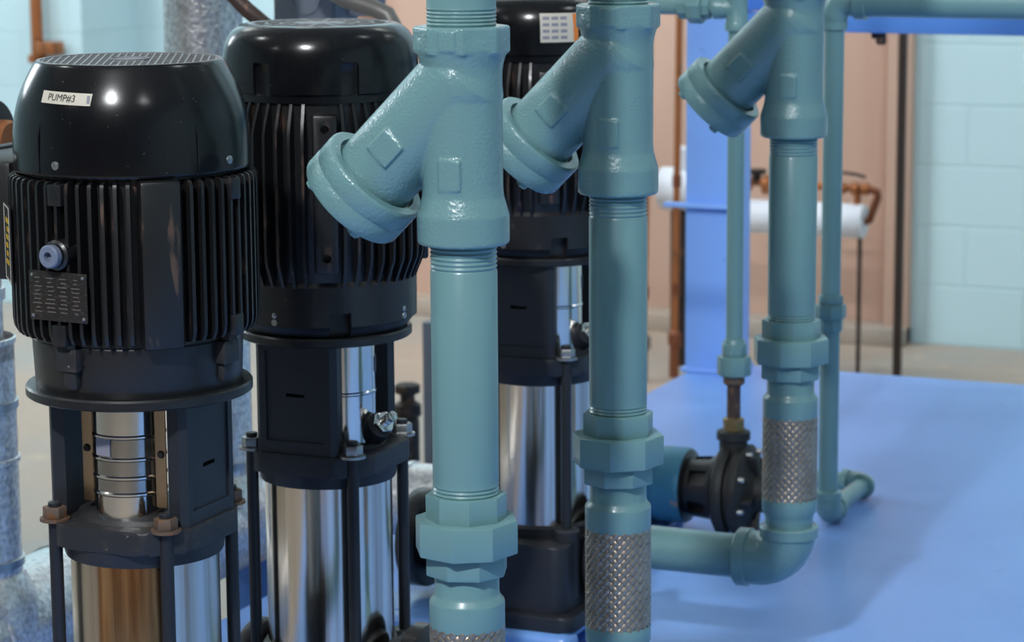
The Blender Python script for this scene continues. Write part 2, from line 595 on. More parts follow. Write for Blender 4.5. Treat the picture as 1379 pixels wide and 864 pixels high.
def lower_pump(root, rot, pz, sleeve_r, sleeve_m, plate_m, nut_m, guard, flange):
    """Foot, sleeve, rods, plate, nuts, stool, guard and flange ring. pz = world z of the plate top; rot turns the stool."""
    fz, fr = flange
    # foot
    bm = new_bm()
    foot = round_poly([(-.076, -.108), (.076, -.108), (.076, .108), (-.076, .108)], .02)
    add_prism(bm, foot, z_(.622), z_(.716), bev=.004)
    lip = round_poly([(-.09, -.118), (.09, -.118), (.09, .118), (-.09, .118)], .018)
    add_prism(bm, lip, z_(.605), z_(.626), bev=.004)
    for x, y in BOLT:
        add_lathe(bm, [(.017, z_(.64)), (.017, z_(.728)), (.014, z_(.731))], 20, Matrix.Translation((x, y, 0)))
    add_lathe(bm, [(sleeve_r + .006, z_(.70)), (sleeve_r + .006, z_(.728)), (sleeve_r + .003, z_(.731))], 56)
    finish('foot', bm, MT['stool'], root)
    for s, nm in ((-1, 'suction_flange'), (1, 'discharge_flange')):
        bm = new_bm()
        lathe_dir(bm, (s * .03, 0, z_(.682)), (s, 0, 0), [(.034, 0), (.034, .05), (.058, .052), (.06, .055), (.06, .068), (.058, .071)], 40)
        finish(nm, bm, MT['stool'], root)
    # sleeve
    bm = new_bm()
    add_lathe(bm, [(sleeve_r, z_(.728)), (sleeve_r, z_(pz - .03))], 96)
    finish('sleeve', bm, sleeve_m, root)
    # tie rods
    for x, y in BOLT:
        bm = new_bm()
        add_lathe(bm, [(.0066, z_(.728)), (.0066, z_(pz + .001))], 16, Matrix.Translation((x, y, 0)))
        finish('tie_rod', bm, MT['black_rod'], root)
    # plate with the ring below it
    bm = new_bm()
    s, c = .079, .046
    oct_ = round_poly([(-s, -c), (-c, -s), (c, -s), (s, -c), (s, c), (c, s), (-c, s), (-s, c)], .014, 4)
    add_prism(bm, oct_, z_(pz - .023), z_(pz), bev=.003)
    add_lathe(bm, [(sleeve_r + .004, z_(pz - .038)), (sleeve_r + .005, z_(pz - .036)), (sleeve_r + .007, z_(pz - .02))], 72)
    add_lathe(bm, [(.066, z_(pz - .002)), (.062, z_(pz + .004)), (.05, z_(pz + .006))], 48)
    finish('head_plate', bm, plate_m, root)
    # nuts
    for x, y in BOLT:
        bm = new_bm()
        T = Matrix.Translation((x, y, 0))
        add_lathe(bm, [(.0145, z_(pz - .001)), (.0145, z_(pz + .002))], 24, T)
        add_prism(bm, ngon(6, .0115, .4), z_(pz + .002), z_(pz + .013), T, .001)
        nut = finish('nut', bm, nut_m, root)
        b2 = new_bm(); add_lathe(b2, [(.0064, z_(pz + .012)), (.0064, z_(pz + .0165)), (.0055, z_(pz + .0175))], 14, T)
        finish('stud_end', b2, MT['black_rod'], nut)
    # stool
    rm = Matrix.Rotation(rot, 4, 'Z')
    zt = z_(fz - .006)
    for sx in (-1, 1):
        bm = new_bm()
        xa, xb = .057 * sx, .076 * sx
        poly = [(xa, -.047), (xb - .006 * sx, -.049), (xb, -.043), (xb, .043), (xb - .006 * sx, .049), (xa, .047), (.061 * sx, 0)]
        add_prism(bm, poly, z_(pz) - .004, zt, rm)
        o = finish('stool_leg', bm, MT['stool'], root, ang=30)
        b2 = new_bm()
        add_box(b2, rm @ Vector((.0775 * sx, 0, (z_(pz + .014) + zt - .012) / 2)), (.007, .07, zt - .012 - z_(pz + .014)), 0, rm)
        add_box(b2, rm @ Vector((.0735 * sx, 0, z_(1.021))), (.013, .022, .0042), 0, rm)
        cut(o, b2)
    # coupling guard
    if guard:
        gr, gy, beads, tag_at = guard
        g0, g1 = z_(pz + .004), zt + .002
        bm = new_bm()
        prof = [(gr, g0)]
        for b in beads:
            zb = z_(b)
            prof += [(gr, zb - .0022), (gr + .0013, zb - .0008), (gr + .0013, zb + .0008), (gr, zb + .0022)]
        prof.append((gr, g1))
        add_lathe(bm, prof, 64, rm @ Matrix.Translation((0, -gy, 0)))
        go = finish('coupling_guard', bm, MT['chrome'], root)
        if tag_at:
            b3 = new_bm()
            add_box(b3, rm @ (Vector((0, -gy, z_(tag_at[1]))) + Vector((math.sin(tag_at[0]) * gr, -math.cos(tag_at[0]) * gr, 0))), (.018, .0012, .017), 0, rm @ rad(tag_at[0]))
            finish('guard_sticker', b3, MT['ink_grey'], go)
        if len(beads) > 2:
            for sx in (-1, 1):
                b3 = new_bm(); add_box(b3, rm @ Vector((sx * .0405, -.032, (g0 + g1) / 2 + .004)), (.0115, .0016, g1 - g0 - .012), 0, rm)
                st = finish('guard_strip', b3, MT['brass'], go)
                b4 = new_bm(); lathe_dir(b4, rm @ Vector((sx * .041, -.0328, z_(1.033))), rm @ Vector((0, -1, 0)), [(.004, 0), (.003, .0022)], 12)
                finish('guard_screw', b4, MT['dark_iron'], go)
    else:
        pass
    # flange ring
    bm = new_bm()
    add_lathe(bm, [(fr - .012, z_(fz - .012)), (fr - .002, z_(fz - .0105)), (fr, z_(fz - .009)), (fr, z_(fz - .002)), (fr - .0015, z_(fz)), (fr - .02, z_(fz))], 96)
    finish('flange_ring', bm, MT['black'], root)

def nameplate(root, parent, az, r, z, w, h):
    bm = new_bm(); box_at(bm, az, r, z, (w, .0016, h), .0006); o = finish('nameplate', bm, MT['nameplate'], parent)
    m_ = rad(az)
    for sx in (-1, 1):
        for sz in (-1, 1):
            b = new_bm(); lathe_dir(b, m_ @ Vector((sx * (w / 2 - .004), -r - .0008, z + sz * (h / 2 - .004))), m_ @ Vector((0, -1, 0)), [(.0018, 0), (.0014, .001), (.0006, .0014)], 10); finish('rivet', b, MT['zinc'], parent)
    b5 = new_bm()
    for i in range(9):
        for j in range(4):
            ww = random.uniform(.004, .011)
            add_box(b5, m_ @ Vector((-w * .36 + j * w * .22 + random.uniform(0, .002), -r - .0009, z + h * .36 - i * h * .085)), (ww, .0004, .0009), 0, m_)
    finish('nameplate_print', b5, MT['print'], parent)
    return o

# ---- pump with the "PUMP#3" strip, nearest
P3 = thing('multistage_pump', 'nearest black vertical pump with PUMP#3 strip and amber-streaked sleeve', 'pump', (PX, 2.112, BZ), 0, 'black vertical booster pumps')
lower_pump(P3, 0, .967, .0718, MT['steel_amber'], MT['plate_worn'], MT['bolt_rust'],
           (.0345, .022, (1.0505, 1.029, 1.011, .995), (-.25, 1.041)), (1.097, .1085))
cov3 = smooth_prof([(.0873, 1.4046), (.0905, 1.4005), (.1000, 1.3823), (.1065, 1.3650), (.1105, 1.3440), (.1117, 1.3200), (.1117, 1.3045)], 5)
bm = new_bm()
prof = [(.02, z_(1.4034)), (.084, z_(1.4034)), (.0855, z_(1.4046))] + [(r, z_(z)) for r, z in cov3] + [(.1105, z_(1.3030)), (.095, z_(1.3030))]
add_lathe(bm, prof, 128)
for az in (R(-18), R(-5), R(64), R(77), R(150), R(200), R(250)):
    b_ = [(.1085, z_(1.306)), (.1126, z_(1.306)), (.1126, z_(1.338)), (.1085, z_(1.356))]
    if az in (R(-18), R(64)):
        fin_mesh(bm, b_, .002, az)
cover3 = finish('fan_cover', bm, MT['black_gloss'], P3, ang=50)
# wire-mesh grille
bm = new_bm()
for fam, n, wd in ((R(118), 25, .0017), (R(28), 10, .0032)):
    for i in range(n):
        o_ = (i - (n - 1) / 2) / (n / 2) * .0845
        L = 2 * math.sqrt(max(0, .0858 ** 2 - o_ ** 2))
        if L < .006:
            continue
        mm = Matrix.Rotation(fam, 4, 'Z')
        add_box(bm, mm @ Vector((0, o_, z_(1.4038 + (.0002 if fam > 1 else 0)))), (L, wd, .0006), 0, mm)
add_lathe(bm, [(.017, z_(1.403)), (.017, z_(1.4054)), (.0195, z_(1.4054)), (.0195, z_(1.403))], 40)
add_lathe(bm, [(.0835, z_(1.4025)), (.0835, z_(1.4048)), (.0868, z_(1.4048)), (.0873, z_(1.4035))], 96)
finish('fan_grille', bm, MT['grille'], cover3)['label'] = 'dull grey wire mesh grille'
bm = new_bm(); add_lathe(bm, [(.082, z_(1.4030)), (.0838, z_(1.40355))], 96); finish('shade_disc', bm, MT['fan_dark'], cover3)  # black disc stands in for the dark space below the mesh
bm = new_bm(); add_lathe(bm, [(.0165, z_(1.402)), (.0165, z_(1.4046))], 40); finish('grille_hub', bm, MT['ink_grey'], cover3)
rf3 = interp([(r, z_(z)) for r, z in cov3])
bm = new_bm(); patch(bm, R(-3.5), z_(1.3755), .055, .0108, rf3, .0009, tilt=-.03)
strip = finish('label_strip', bm, MT['label'], cover3)
strip['label'] = 'white strip lettered PUMP#3'
finish('lettering', wrap_text('PUMP#3', .0088, R(-5.5), z_(1.3757), rf3, .0013, -.03), MT['ink'], cover3, recalc=False)
bm = new_bm(); patch(bm, R(10.2), z_(1.3750), .0028, .0068, rf3, .0013, 3, 3); finish('ink_smudge', bm, MT['ink_grey'], cover3)
for az in (-7, 84, 170, 262):
    bm = new_bm(); u = Vector((math.sin(R(az)), -math.cos(R(az)), 0)); lathe_dir(bm, u * .1112 + Vector((0, 0, z_(1.3145))), u, [(.0042, 0), (.0040, .0018), (.002, .0026)], 12); finish('cover_screw', bm, MT['zinc'], cover3)
# finned frame
bm = new_bm()
add_lathe(bm, [(.094, z_(1.138)), (.102, z_(1.146)), (.102, z_(1.302)), (.094, z_(1.306))], 96)
nf = 62
fp = [(.095, z_(1.300)), (.1130, z_(1.300)), (.1160, z_(1.2985)), (.1175, z_(1.2945)), (.1175, z_(1.163)), (.1165, z_(1.156)), (.1130, z_(1.150)), (.095, z_(1.147))]
for k in range(nf):
    az = 2 * PI * k / nf
    d_ = math.degrees(az)
    if 33.5 < d_ < 53.5:
        continue
    fin_mesh(bm, fp, .0034, az)
frame3 = finish('finned_frame', bm, MT['fins'], P3, ang=30)
bm = new_bm(); box_at(bm, R(43.5), .109, z_(1.2235), (.0385, .019, .156), .004); finish('frame_pad', bm, MT['fins'], frame3)
for az, z in ((-6, 1.288), (-6, 1.158), (84, 1.288), (84, 1.16)):
    bm = new_bm(); box_at(bm, R(az), .1115, z_(z), (.0155, .015, .02), .0015); finish('frame_lug', bm, MT['black'], frame3)
nameplate(P3, frame3, R(-5), .1195, z_(1.195), .066, .046)
bm = new_bm()
u = Vector((math.sin(R(-5)), -math.cos(R(-5)), 0))
lathe_dir(bm, u * .095 + Vector((0, 0, z_(1.2335))), u, [(.014, 0), (.014, .026), (.0115, .028), (.0115, .031)], 28); finish('plug_boss', bm, MT['black'], frame3)
bm = new_bm()
lathe_dir(bm, u * .125 + Vector((0, 0, z_(1.2335))), u, [(.0108, 0), (.0108, .0065), (.0095, .008), (.0045, .008), (.0042, .002)], 28); pr = finish('drain_plug', bm, MT['plug_ring'], frame3)
pr['label'] = 'pale blue grey ring plug with a dark hole'
# bell and bolted lugs
bm = new_bm()
add_lathe(bm, [(.097, z_(1.094)), (.0985, z_(1.098)), (.1005, z_(1.143)), (.096, z_(1.150))], 96)
bell3 = finish('end_bell', bm, MT['black'], P3)
for az in (-6, 84, 174, 264):
    bm = new_bm()
    box_at(bm, R(az), .102, z_(1.1335), (.024, .016, .022), .002)
    box_at(bm, R(az), .100, z_(1.1155), (.016, .012, .022), .004, .12)
    lg = finish('bell_lug', bm, MT['plate_worn'], bell3)
    bm = new_bm(); m_ = rad(R(az)); add_prism(bm, ngon(6, .0085), z_(1.1445), z_(1.1515), Matrix.Translation(m_ @ Vector((0, -.1065, 0)))); finish('lug_bolt', bm, MT['black'], bell3)
# terminal box on the far left side of the motor
bm = new_bm(); add_box(bm, (-.148, .025, z_(1.25)), (.075, .135, .115), .006); tb = finish('terminal_box', bm, MT['terminal'], P3)
bm = new_bm(); add_box(bm, (-.188, .025, z_(1.25)), (.012, .142, .122), .004); finish('box_lid', bm, MT['terminal'], tb)
bm = new_bm(); box_at(bm, R(-50), .1195, z_(1.235), (.045, .0015, .073), 0); lb = finish('caution_label', bm, MT['ink'], frame3)
lb['label'] = 'narrow black and yellow caution label with white border'
bm = new_bm(); m_ = rad(R(-50))
for dx, dz, w, h in ((0, .035, .043, .0012), (0, -.035, .043, .0012), (-.0212, 0, .0012, .071), (.0212, 0, .0012, .071)):
    add_box(bm, m_ @ Vector((dx, -.1205, z_(1.235) + dz)), (w, .0004, h), 0, m_)
finish('label_border', bm, MT['label'], frame3)
bm = new_bm()
for i in range(6):
    add_box(bm, m_ @ Vector((.004 + random.uniform(-.006, .006), -.1205, z_(1.235) + .022 - i * .008)), (random.uniform(.012, .024), .0004, .0045), 0, m_)
finish('label_print', bm, MT['yellow_ink'], frame3)

# ---- the two taller-capped pumps
P2 = thing('multistage_pump', 'middle black vertical pump between PUMP#3 and the foremost teal riser', 'pump', (PX, 2.5, BZ), 0, 'black vertical booster pumps')
lower_pump(P2, PI / 2, .956, .0705, MT['steel'], MT['stool'], MT['zinc'],
           (.0365, .0195, (1.016,), (.45, 1.045)), (1.087, .0948))
cov2 = smooth_prof([(.0780, 1.4168), (.0860, 1.4150), (.0955, 1.4080), (.1020, 1.3960), (.1050, 1.3800), (.1056, 1.3620), (.1050, 1.3475)], 5)
bm = new_bm()
prof = [(.02, z_(1.4158)), (.0742, z_(1.4158)), (.0745, z_(1.4165))] + [(r, z_(z)) for r, z in cov2] + [(.1015, z_(1.3455)), (.1015, z_(1.338)), (.09, z_(1.336))]
add_lathe(bm, prof, 128)
cover2 = finish('fan_cover', bm, MT['black_gloss'], P2, ang=50)
b2 = new_bm()
for az in (-9, 44, 134, 224):
    mm = rad(R(az))
    add_box(b2, mm @ Vector((0, -.107, z_(1.3625))), (.021, .014, .036), .003, mm)
cut(cover2, b2)
bm = new_bm(); add_lathe(bm, [(.072, z_(1.4154)), (.0736, z_(1.41595))], 96); finish('shade_disc', bm, MT['fan_dark'], cover2)  # black disc imitates the unlit inside of the cover
bm = new_bm()
for r0, r1 in ((.0712, .0747), (.0565, .0593), (.0410, .0438), (.0225, .0275)):
    add_lathe(bm, [(r0, z_(1.4155)), (r0, z_(1.4168)), (r1, z_(1.4168)), (r1, z_(1.4155))], 64, cap0=False, cap1=False)
    k0 = len(bm.verts)
for k in range(14):
    mm = Matrix.Rotation(2 * PI * k / 14 + .1, 4, 'Z')
    add_box(bm, mm @ Vector((.0485, 0, z_(1.4163))), (.048, .0042, .0009), 0, mm)
add_lathe(bm, [(.024, z_(1.4155)), (.024, z_(1.4168)), (.02, z_(1.4171))], 40)
finish('fan_grille', bm, MT['grille'], cover2)['label'] = 'pale grey ring and spoke grille'
bm = new_bm()
add_lathe(bm, [(.094, z_(1.14)), (.0975, z_(1.147)), (.0975, z_(1.338)), (.094, z_(1.34))], 96)
fp = [(.093, z_(1.3395)), (.1000, z_(1.3395)), (.1085, z_(1.318)), (.1120, z_(1.306)), (.1125, z_(1.290)), (.1125, z_(1.178)), (.1115, z_(1.168)), (.1035, z_(1.149)), (.1000, z_(1.140)), (.093, z_(1.138))]
nf = 48
for k in range(nf):
    az = 2 * PI * k / nf + .03
    d_ = (math.degrees(az) + 180) % 360 - 180
    if min(abs(d_ - c) for c in (29, -61, 119, 209 - 360)) < 7:
        continue
    fin_mesh(bm, fp, .0032, az)
frame2 = finish('finned_frame', bm, MT['fins'], P2, ang=28)
for az in (29, 119, 209, 299):
    bm = new_bm(); box_at(bm, R(az), .105, z_(1.243), (.026, .017, .168), .003); fo = finish('frame_pad', bm, MT['fins'], frame2)
    b2 = new_bm(); mm = rad(R(az))
    for z in (1.312, 1.176):
        lathe_dir(b2, mm @ Vector((0, -.104, z_(z))), mm @ Vector((0, -1, 0)), [(.0045, 0), (.0045, .02)], 14)
    cut(fo, b2)
bm = new_bm()
add_lathe(bm, [(.0885, z_(1.084)), (.0900, z_(1.0885)), (.0975, z_(1.098)), (.1005, z_(1.1), ), (.1008, z_(1.143)), (.096, z_(1.150))], 96)
bell2 = finish('end_bell', bm, MT['black'], P2)
b2 = new_bm()
for az in (37, 127, 217, 307):
    mm = rad(R(az)); add_box(b2, mm @ Vector((0, -.098, z_(1.102))), (.022, .03, .026), 0, mm)
cut(bell2, b2)
for az in (-5, 85, 175):
    bm = new_bm(); mm = rad(R(az)); lathe_dir(bm, mm @ Vector((0, -.099, z_(1.112))), mm @ Vector((0, -1, 0)), [(.003, 0), (.003, .002), (.0015, .003)], 12)
    lathe_dir(bm, mm @ Vector((0, -.101, z_(1.1045))), mm @ Vector((0, -1, 0)), [(.004, -.002), (.0035, .0005)], 12); finish('bell_screw', bm, MT['zinc'], bell2)
# vent plug on the head plate
bm = new_bm(); dv = Vector((.75, -.42, .5)); add = Vector((.046, .006, z_(.966)))
lathe_dir(bm, add, dv, [(.019, 0), (.017, .018), (.0145, .03)], 28); vb = finish('vent_boss', bm, MT['stool'], P2)
bm = new_bm(); M4 = Matrix.Translation(add + dv.normalized() * .03) @ frame_to(dv)
add_prism(bm, ngon(6, .0125), 0, .010, M4, .001); add_lathe(bm, [(.0062, .009), (.0062, .019), (.0054, .02)], 16, M4)
add_prism(bm, ngon(6, .0062, .3), .0215, .028, M4, .0008); add_lathe(bm, [(.0035, .018), (.0035, .023)], 10, M4)
finish('vent_plug', bm, MT['chrome'], vb)

P1 = copy_tree(P2)
P1.location = (PX, 3.11, BZ)
P1['label'] = 'farthest black vertical pump, white and orange sticker on its fan cover'
cover1 = [c for c in P1.children if c.name.startswith('fan_cover')][0]
rf2 = interp([(r, z_(z)) for r, z in cov2])
bm = new_bm(); patch(bm, R(37), z_(1.3815), .049, .036, rf2, .0009, 18, 8); finish('sticker', bm, MT['label'], cover1)['label'] = 'white sticker with grey diagrams and an orange edge'
bm = new_bm(); patch(bm, R(37 + 11.6), z_(1.3815), .0065, .034, rf2, .0013, 4, 8); finish('sticker_edge', bm, MT['orange'], cover1)
bm = new_bm()
for i in range(4):
    for j in range(3):
        patch(bm, R(37 - 9.5 + j * 6.2), z_(1.3935 - i * .008), .0085, .0038, rf2, .0013, 3, 2)
finish('sticker_print', bm, MT['ink_grey'], cover1)

# ---- blue channel plinths under the pumps
PL = None
for Y, lab in ((3.11, 'blue channel plinth under the farthest black pump'), (2.5, 'blue channel plinth under the middle black pump'), (2.112, 'blue channel plinth under the PUMP#3 pump')):
    if PL is None:
        bm = new_bm()
        add_box(bm, (-.065, -.106, .0225), (.31, .045, .045), .012, seg=3)
        add_box(bm, (-.065, .106, .0225), (.31, .045, .045), .012, seg=3)
        add_box(bm, (-.065, 0, .038), (.29, .18, .0138), .002)
        PL = finish('pump_plinth', bm, MT['plinth'])
        pl = PL
    else:
        pl = PL.copy(); COL.objects.link(pl)
    pl.location = (PX, Y, DECK_Z)
    tag(pl, lab, 'plinth', 'pump plinths')

# ------------------------------------------------------------------ teal discharge risers with Y strainers
DZ = DECK_Z
def d_(z):
    return z - DZ

def strainer_body():
    bm = new_bm()
    S = d_
    add_lathe(bm, [(.034, S(1.246)), (.0405, S(1.2465)), (.0418, S(1.249)), (.0418, S(1.273)), (.0400, S(1.279)), (.0368, S(1.290)), (.0362, S(1.30)), (.0362, S(1.40)), (.0372, S(1.408)), (.0410, S(1.421)), (.0410, S(1.43))], 64)
    add_prism(bm, ngon(8, .0436, PI / 8 + R(3)), S(1.417), S(1.442), bev=.0022)
    # branch down to the left
    c = Vector((0, 0, S(1.392)))
    d = Vector((-1, 0, -1)).normalized()
    lathe_dir(bm, c - d * .006, d, [(.012, -.018), (.03, -.0145), (.0378, -.007), (.0398, .002), (.0395, .02), (.0392, .135)], 56)
    # boss pads
    for p, n, up, w, h in (((0, 0, S(1.392)), (0, -1, 0), None, .017, .021), ((0, 0, S(1.3115)), (0, -1, 0), None, .021, .028)):
        add_box(bm, Vector(p) + Vector((.003, -.0346, 0)), (w, .006, h))
    q = c + d * .082
    rot = Matrix.Rotation(R(45), 4, 'Y')
    add_box(bm, q + Vector((0, -.0380, 0)), (.025, .006, .026), 0, rot)
    add_box(bm, Vector((.004, -.0393, S(1.430))), (.016, .006, .018))
    o = finish('strainer_body', bm, MT['teal_cast'])
    mo = o.modifiers.new('r', 'REMESH'); mo.mode = 'VOXEL'; mo.voxel_size = .0013
    ms = o.modifiers.new('s', 'SMOOTH'); ms.iterations = 5; ms.factor = .5
    bpy.context.view_layer.update()
    me = applied(o)
    for p in me.polygons:
        p.use_smooth = True
    if not me.materials:
        me.materials.append(MT['teal_cast'])
    return o

def threads(r, z0, z1, n):
    out = []
    for i in range(n):
        a = z0 + (z1 - z0) * i / n
        b = z0 + (z1 - z0) * (i + .5) / n
        out += [(r - .0008, a), (r + .0004, b)]
    out.append((r, z1))
    return out

def braid(parent, r, z0, z1):
    bm = new_bm(); add_lathe(bm, [(r - .0012, z0), (r - .0012, z1)], 56); core = finish('braid_core', bm, MT['braid_core'], parent)
    n = 22
    L = z1 - z0
    pitch = L / (2 * PI * r) / math.tan(R(46))     # turns over the height
    for s in (-1, 1):
        bm = new_bm()
        for k in range(n):
            a0 = 2 * PI * k / n
            steps = 90
            prev = None
            for i in range(steps + 1):
                t = i / steps
                a = a0 + s * 2 * PI * pitch * t
                # crossings with the other family
                ph = (2 * t * pitch * 2 * PI) / (2 * PI / n)
                rr = r + s * .0011 * math.cos(PI * ph)
                tang = Vector((-math.sin(a) * s * 2 * PI * pitch * r, math.cos(a) * s * 2 * PI * pitch * r, L)).normalized()
                nrm = Vector((math.cos(a), math.sin(a), 0))
                side = nrm.cross(tang)
                c = nrm * rr + Vector((0, 0, z0 + L * t))
                row = []
                for j, (u, h) in enumerate(((-1, -.0006), (-.6, .0003), (-.3, .0001), (0, .0004), (.3, .0001), (.6, .0003), (1, -.0006))):
                    p = c + side * (u * .0032) + nrm * h
                    row.append(bm.verts.new(p))
                if prev:
                    for j in range(6):
                        bm.faces.new((prev[j], prev[j + 1], row[j + 1], row[j]))
                prev = row
        finish('braid_strands', bm, MT['braid'], parent, ang=80)
    return core

RX = -.961
def make_riser(body):
    root = thing('discharge_riser', '', 'pipe', (RX, 2.112, DZ), 0, 'teal discharge risers with strainers')
    # pipe above the strainer, pipe below it
    bm = new_bm(); add_lathe(bm, [(.030, d_(1.437))] + threads(.0310, d_(1.4385), d_(1.4585), 6) + [(.0312, d_(1.47)), (.0312, d_(2.5))], 56); finish('upper_pipe', bm, MT['teal'], root)
    bm = new_bm(); add_lathe(bm, [(.0302, d_(1.0))] + threads(.0302, d_(1.008), d_(1.026), 5) + [(.0304, d_(1.03)), (.0304, d_(1.222))] + threads(.0300, d_(1.224), d_(1.249), 6), 56); finish('lower_pipe', bm, MT['teal'], root)
    body.parent = root
    # cap
    c = Vector((0, 0, d_(1.392))); dd = Vector((-1, 0, -1)).normalized()
    bm = new_bm()
    lathe_dir(bm, c + dd * .121, dd, [(.0386, .006), (.0415, .006), (.0425, .0), (.0505, 0), (.0522, .0012), (.053, .003), (.053, .018), (.0522, .0192), (.0522, .0204), (.053, .0216), (.053, .036), (.0515, .0385), (.047, .040)], 72)
    cap = finish('strainer_cap', bm, MT['teal_cast'], body)
    for k in range(4):
        a = k * PI / 2 + PI / 4
        M4 = Matrix.Translation(c + dd * .160) @ frame_to(dd)
        bm = new_bm(); add_prism(bm, ngon(6, .0065), 0, .0065, M4 @ Matrix.Translation((math.cos(a) * .041, math.sin(a) * .041, 0)), .001); finish('cap_bolt', bm, MT['teal'], cap)
    # union
    rot = -PI / 2 + R(26.5 + 27)
    bm = new_bm(); add_prism(bm, ngon(8, .0372, rot + R(20)), d_(.99), d_(1.0155), bev=.0015); un = finish('union_collar', bm, MT['teal'], root)
    bm = new_bm(); add_prism(bm, ngon(8, .0487, rot), d_(.9605), d_(.9925), bev=.002); finish('union_nut', bm, MT['teal'], root)
    bm = new_bm(); add_prism(bm, ngon(8, .0388, rot - R(12)), d_(.940), d_(.963), bev=.0022); finish('union_tail', bm, MT['teal'], root)
    # hose
    bm = new_bm()
    add_lathe(bm, [(.0285, d_(.945)), (.0300, d_(.938)), (.0300, d_(.923)), (.0312, d_(.919)), (.0345, d_(.9155)), (.0350, d_(.913)), (.0350, d_(.893)), (.0343, d_(.890)), (.032, d_(.889))], 56); fr1 = finish('hose_ferrule', bm, MT['teal'], root)
    bm = new_bm()
    add_lathe(bm, [(.032, d_(.786)), (.0343, d_(.785)), (.0350, d_(.783)), (.0350, d_(.768)), (.0315, d_(.762)), (.0305, d_(.758)), (.0305, d_(.735))], 56); finish('hose_ferrule', bm, MT['teal'], root)
    bm = new_bm(); add_lathe(bm, [(.0305, d_(.78)), (.0305, d_(.90))], 40); hose = finish('flexible_hose', bm, MT['braid_core'], root)
    braid(hose, .0338, d_(.7845), d_(.892))
    # elbow and the pipe back to the pump
    bm = new_bm()
    pts = [Vector((0, 0, d_(.748)))] + arc((-.042, 0, d_(.742)), (1, 0, 0), (0, 0, -1), .042, 12) + [Vector((-.062, 0, d_(.70)))]
    add_tube(bm, pts, .0350, 40)
    add_lathe(bm, [(.034, d_(.733)), (.0378, d_(.734)), (.0378, d_(.746)), (.036, d_(.748)), (.031, d_(.7485))], 48)
    lathe_dir(bm, (-.052, 0, d_(.70)), (-1, 0, 0), [(.034, -.002), (.0378, 0), (.0378, .014), (.036, .016), (.029, .016)], 48)
    finish('elbow', bm, MT['teal_cast'], root)
    bm = new_bm(); lathe_dir(bm, (-.055, 0, d_(.70)), (-1, 0, 0), [(.0285, 0), (.0285, .16)], 48); finish('branch_pipe', bm, MT['teal'], root)
    bm = new_bm()
    lathe_dir(bm, (-.2115, 0, d_(.70)), (-1, 0, 0), [(.031, 0), (.055, .012), (.0575, .014), (.0575, .030), (.056, .0315)], 48)
    finish('companion_flange', bm, MT['black'], root)
    return root

R1 = make_riser(strainer_body())
R2 = copy_tree(R1); R2.location = (RX, 2.5, DZ)
R3 = copy_tree(R1); R3.location = (RX, 3.11, DZ)
R1['label'] = 'foremost teal riser pipe with Y strainer, beside the middle black pump'
R2['label'] = 'middle teal riser pipe with Y strainer, in front of the farthest black pump'
R3['label'] = 'rearmost teal riser pipe with Y strainer, its elbow low over the deck'
for r_, off in ((R2, R(3)), (R3, R(-6))):
    for ch in r_.children:
        if ch.name.startswith('union'):
            ch.rotation_euler = (0, 0, off)

# ------------------------------------------------------------------ small jockey pump and its riser
JX, JY = -1.252, 3.72
J = thing('jockey_pump', 'small black horizontal pump with pale blue motor on the deck', 'pump', (JX, JY, DECK_Z))
bm = new_bm()
jz = .072
lathe_dir(bm, (-.06, 0, jz), (-1, 0, 0), [(.05, -.002), (.0575, 0), (.059, .004), (.059, .042), (.0565, .044), (.0565, .05), (.059, .052), (.059, .11), (.055, .13), (.045, .138)], 48)
mo = finish('motor_shell', bm, MT['blue_motor'], J)
bm = new_bm(); add_box(bm, (-.13, -.045, jz + .043), (.05, .03, .022), .004); finish('capacitor_box', bm, MT['blue_motor'], mo)
bm = new_bm()
lathe_dir(bm, (.0, 0, jz), (-1, 0, 0), [(.068, -.005), (.07, 0), (.062, .008), (.05, .014), (.046, .055), (.056, .058), (.056, .064)], 40)
ad = finish('motor_bracket', bm, MT['black'], J)
b2 = new_bm()
for a in (0, 60, 120, 180, 240, 300):
    m_ = Matrix.Rotation(R(a), 4, 'X'); add_box(b2, m_ @ Vector((-.034, 0, 0)) + Vector((0, 0, jz)) + (m_ @ Vector((0, 0, .05))), (.028, .024, .03), 0, m_)
cut(ad, b2)
bm = new_bm()
lathe_dir(bm, (-.004, 0, jz), (1, 0, 0), [(.06, 0), (.0715, .002), (.0735, .006), (.0735, .016), (.0715, .019), (.062, .02), (.062, .026), (.0705, .027), (.072, .030), (.072, .040), (.068, .044), (.05, .05), (.034, .055), (.03, .06)], 56)
vo = finish('volute', bm, MT['rubber'], J)
bm = new_bm()
lathe_dir(bm, (.05, 0, jz), (1, 0, 0), [(.031, 0), (.031, .02), (.034, .022), (.034, .03), (.022, .03)], 32)
for k in range(5):
    a = 2 * PI * k / 5 + .4
    mm = Matrix.Rotation(a, 4, 'X')
    add_box(bm, Vector((.05, 0, jz)) + mm @ Vector((0, 0, .045)), (.016, .006, .036), .001, mm)
finish('suction_cover', bm, MT['rubber'], vo)
bm = new_bm(); lathe_dir(bm, (.08, 0, jz), (1, 0, 0), [(.024, 0), (.024, .012), (.018, .014)], 24); finish('suction_bush', bm, MT['brass_old'], vo)
for k in range(8):
    a = 2 * PI * k / 8 + .3
    bm = new_bm(); lathe_dir(bm, (.036, math.cos(a) * .064, jz + math.sin(a) * .064), (1, 0, 0), [(.0045, 0), (.0045, .012), (.003, .013)], 8); finish('volute_bolt', bm, MT['zinc'], vo)
bm = new_bm(); add_lathe(bm, [(.022, jz + .05), (.022, jz + .078), (.026, jz + .08), (.026, jz + .092), (.022, jz + .094)], 28, Matrix.Translation((.012, 0, 0))); finish('discharge_port', bm, MT['rubber'], vo)
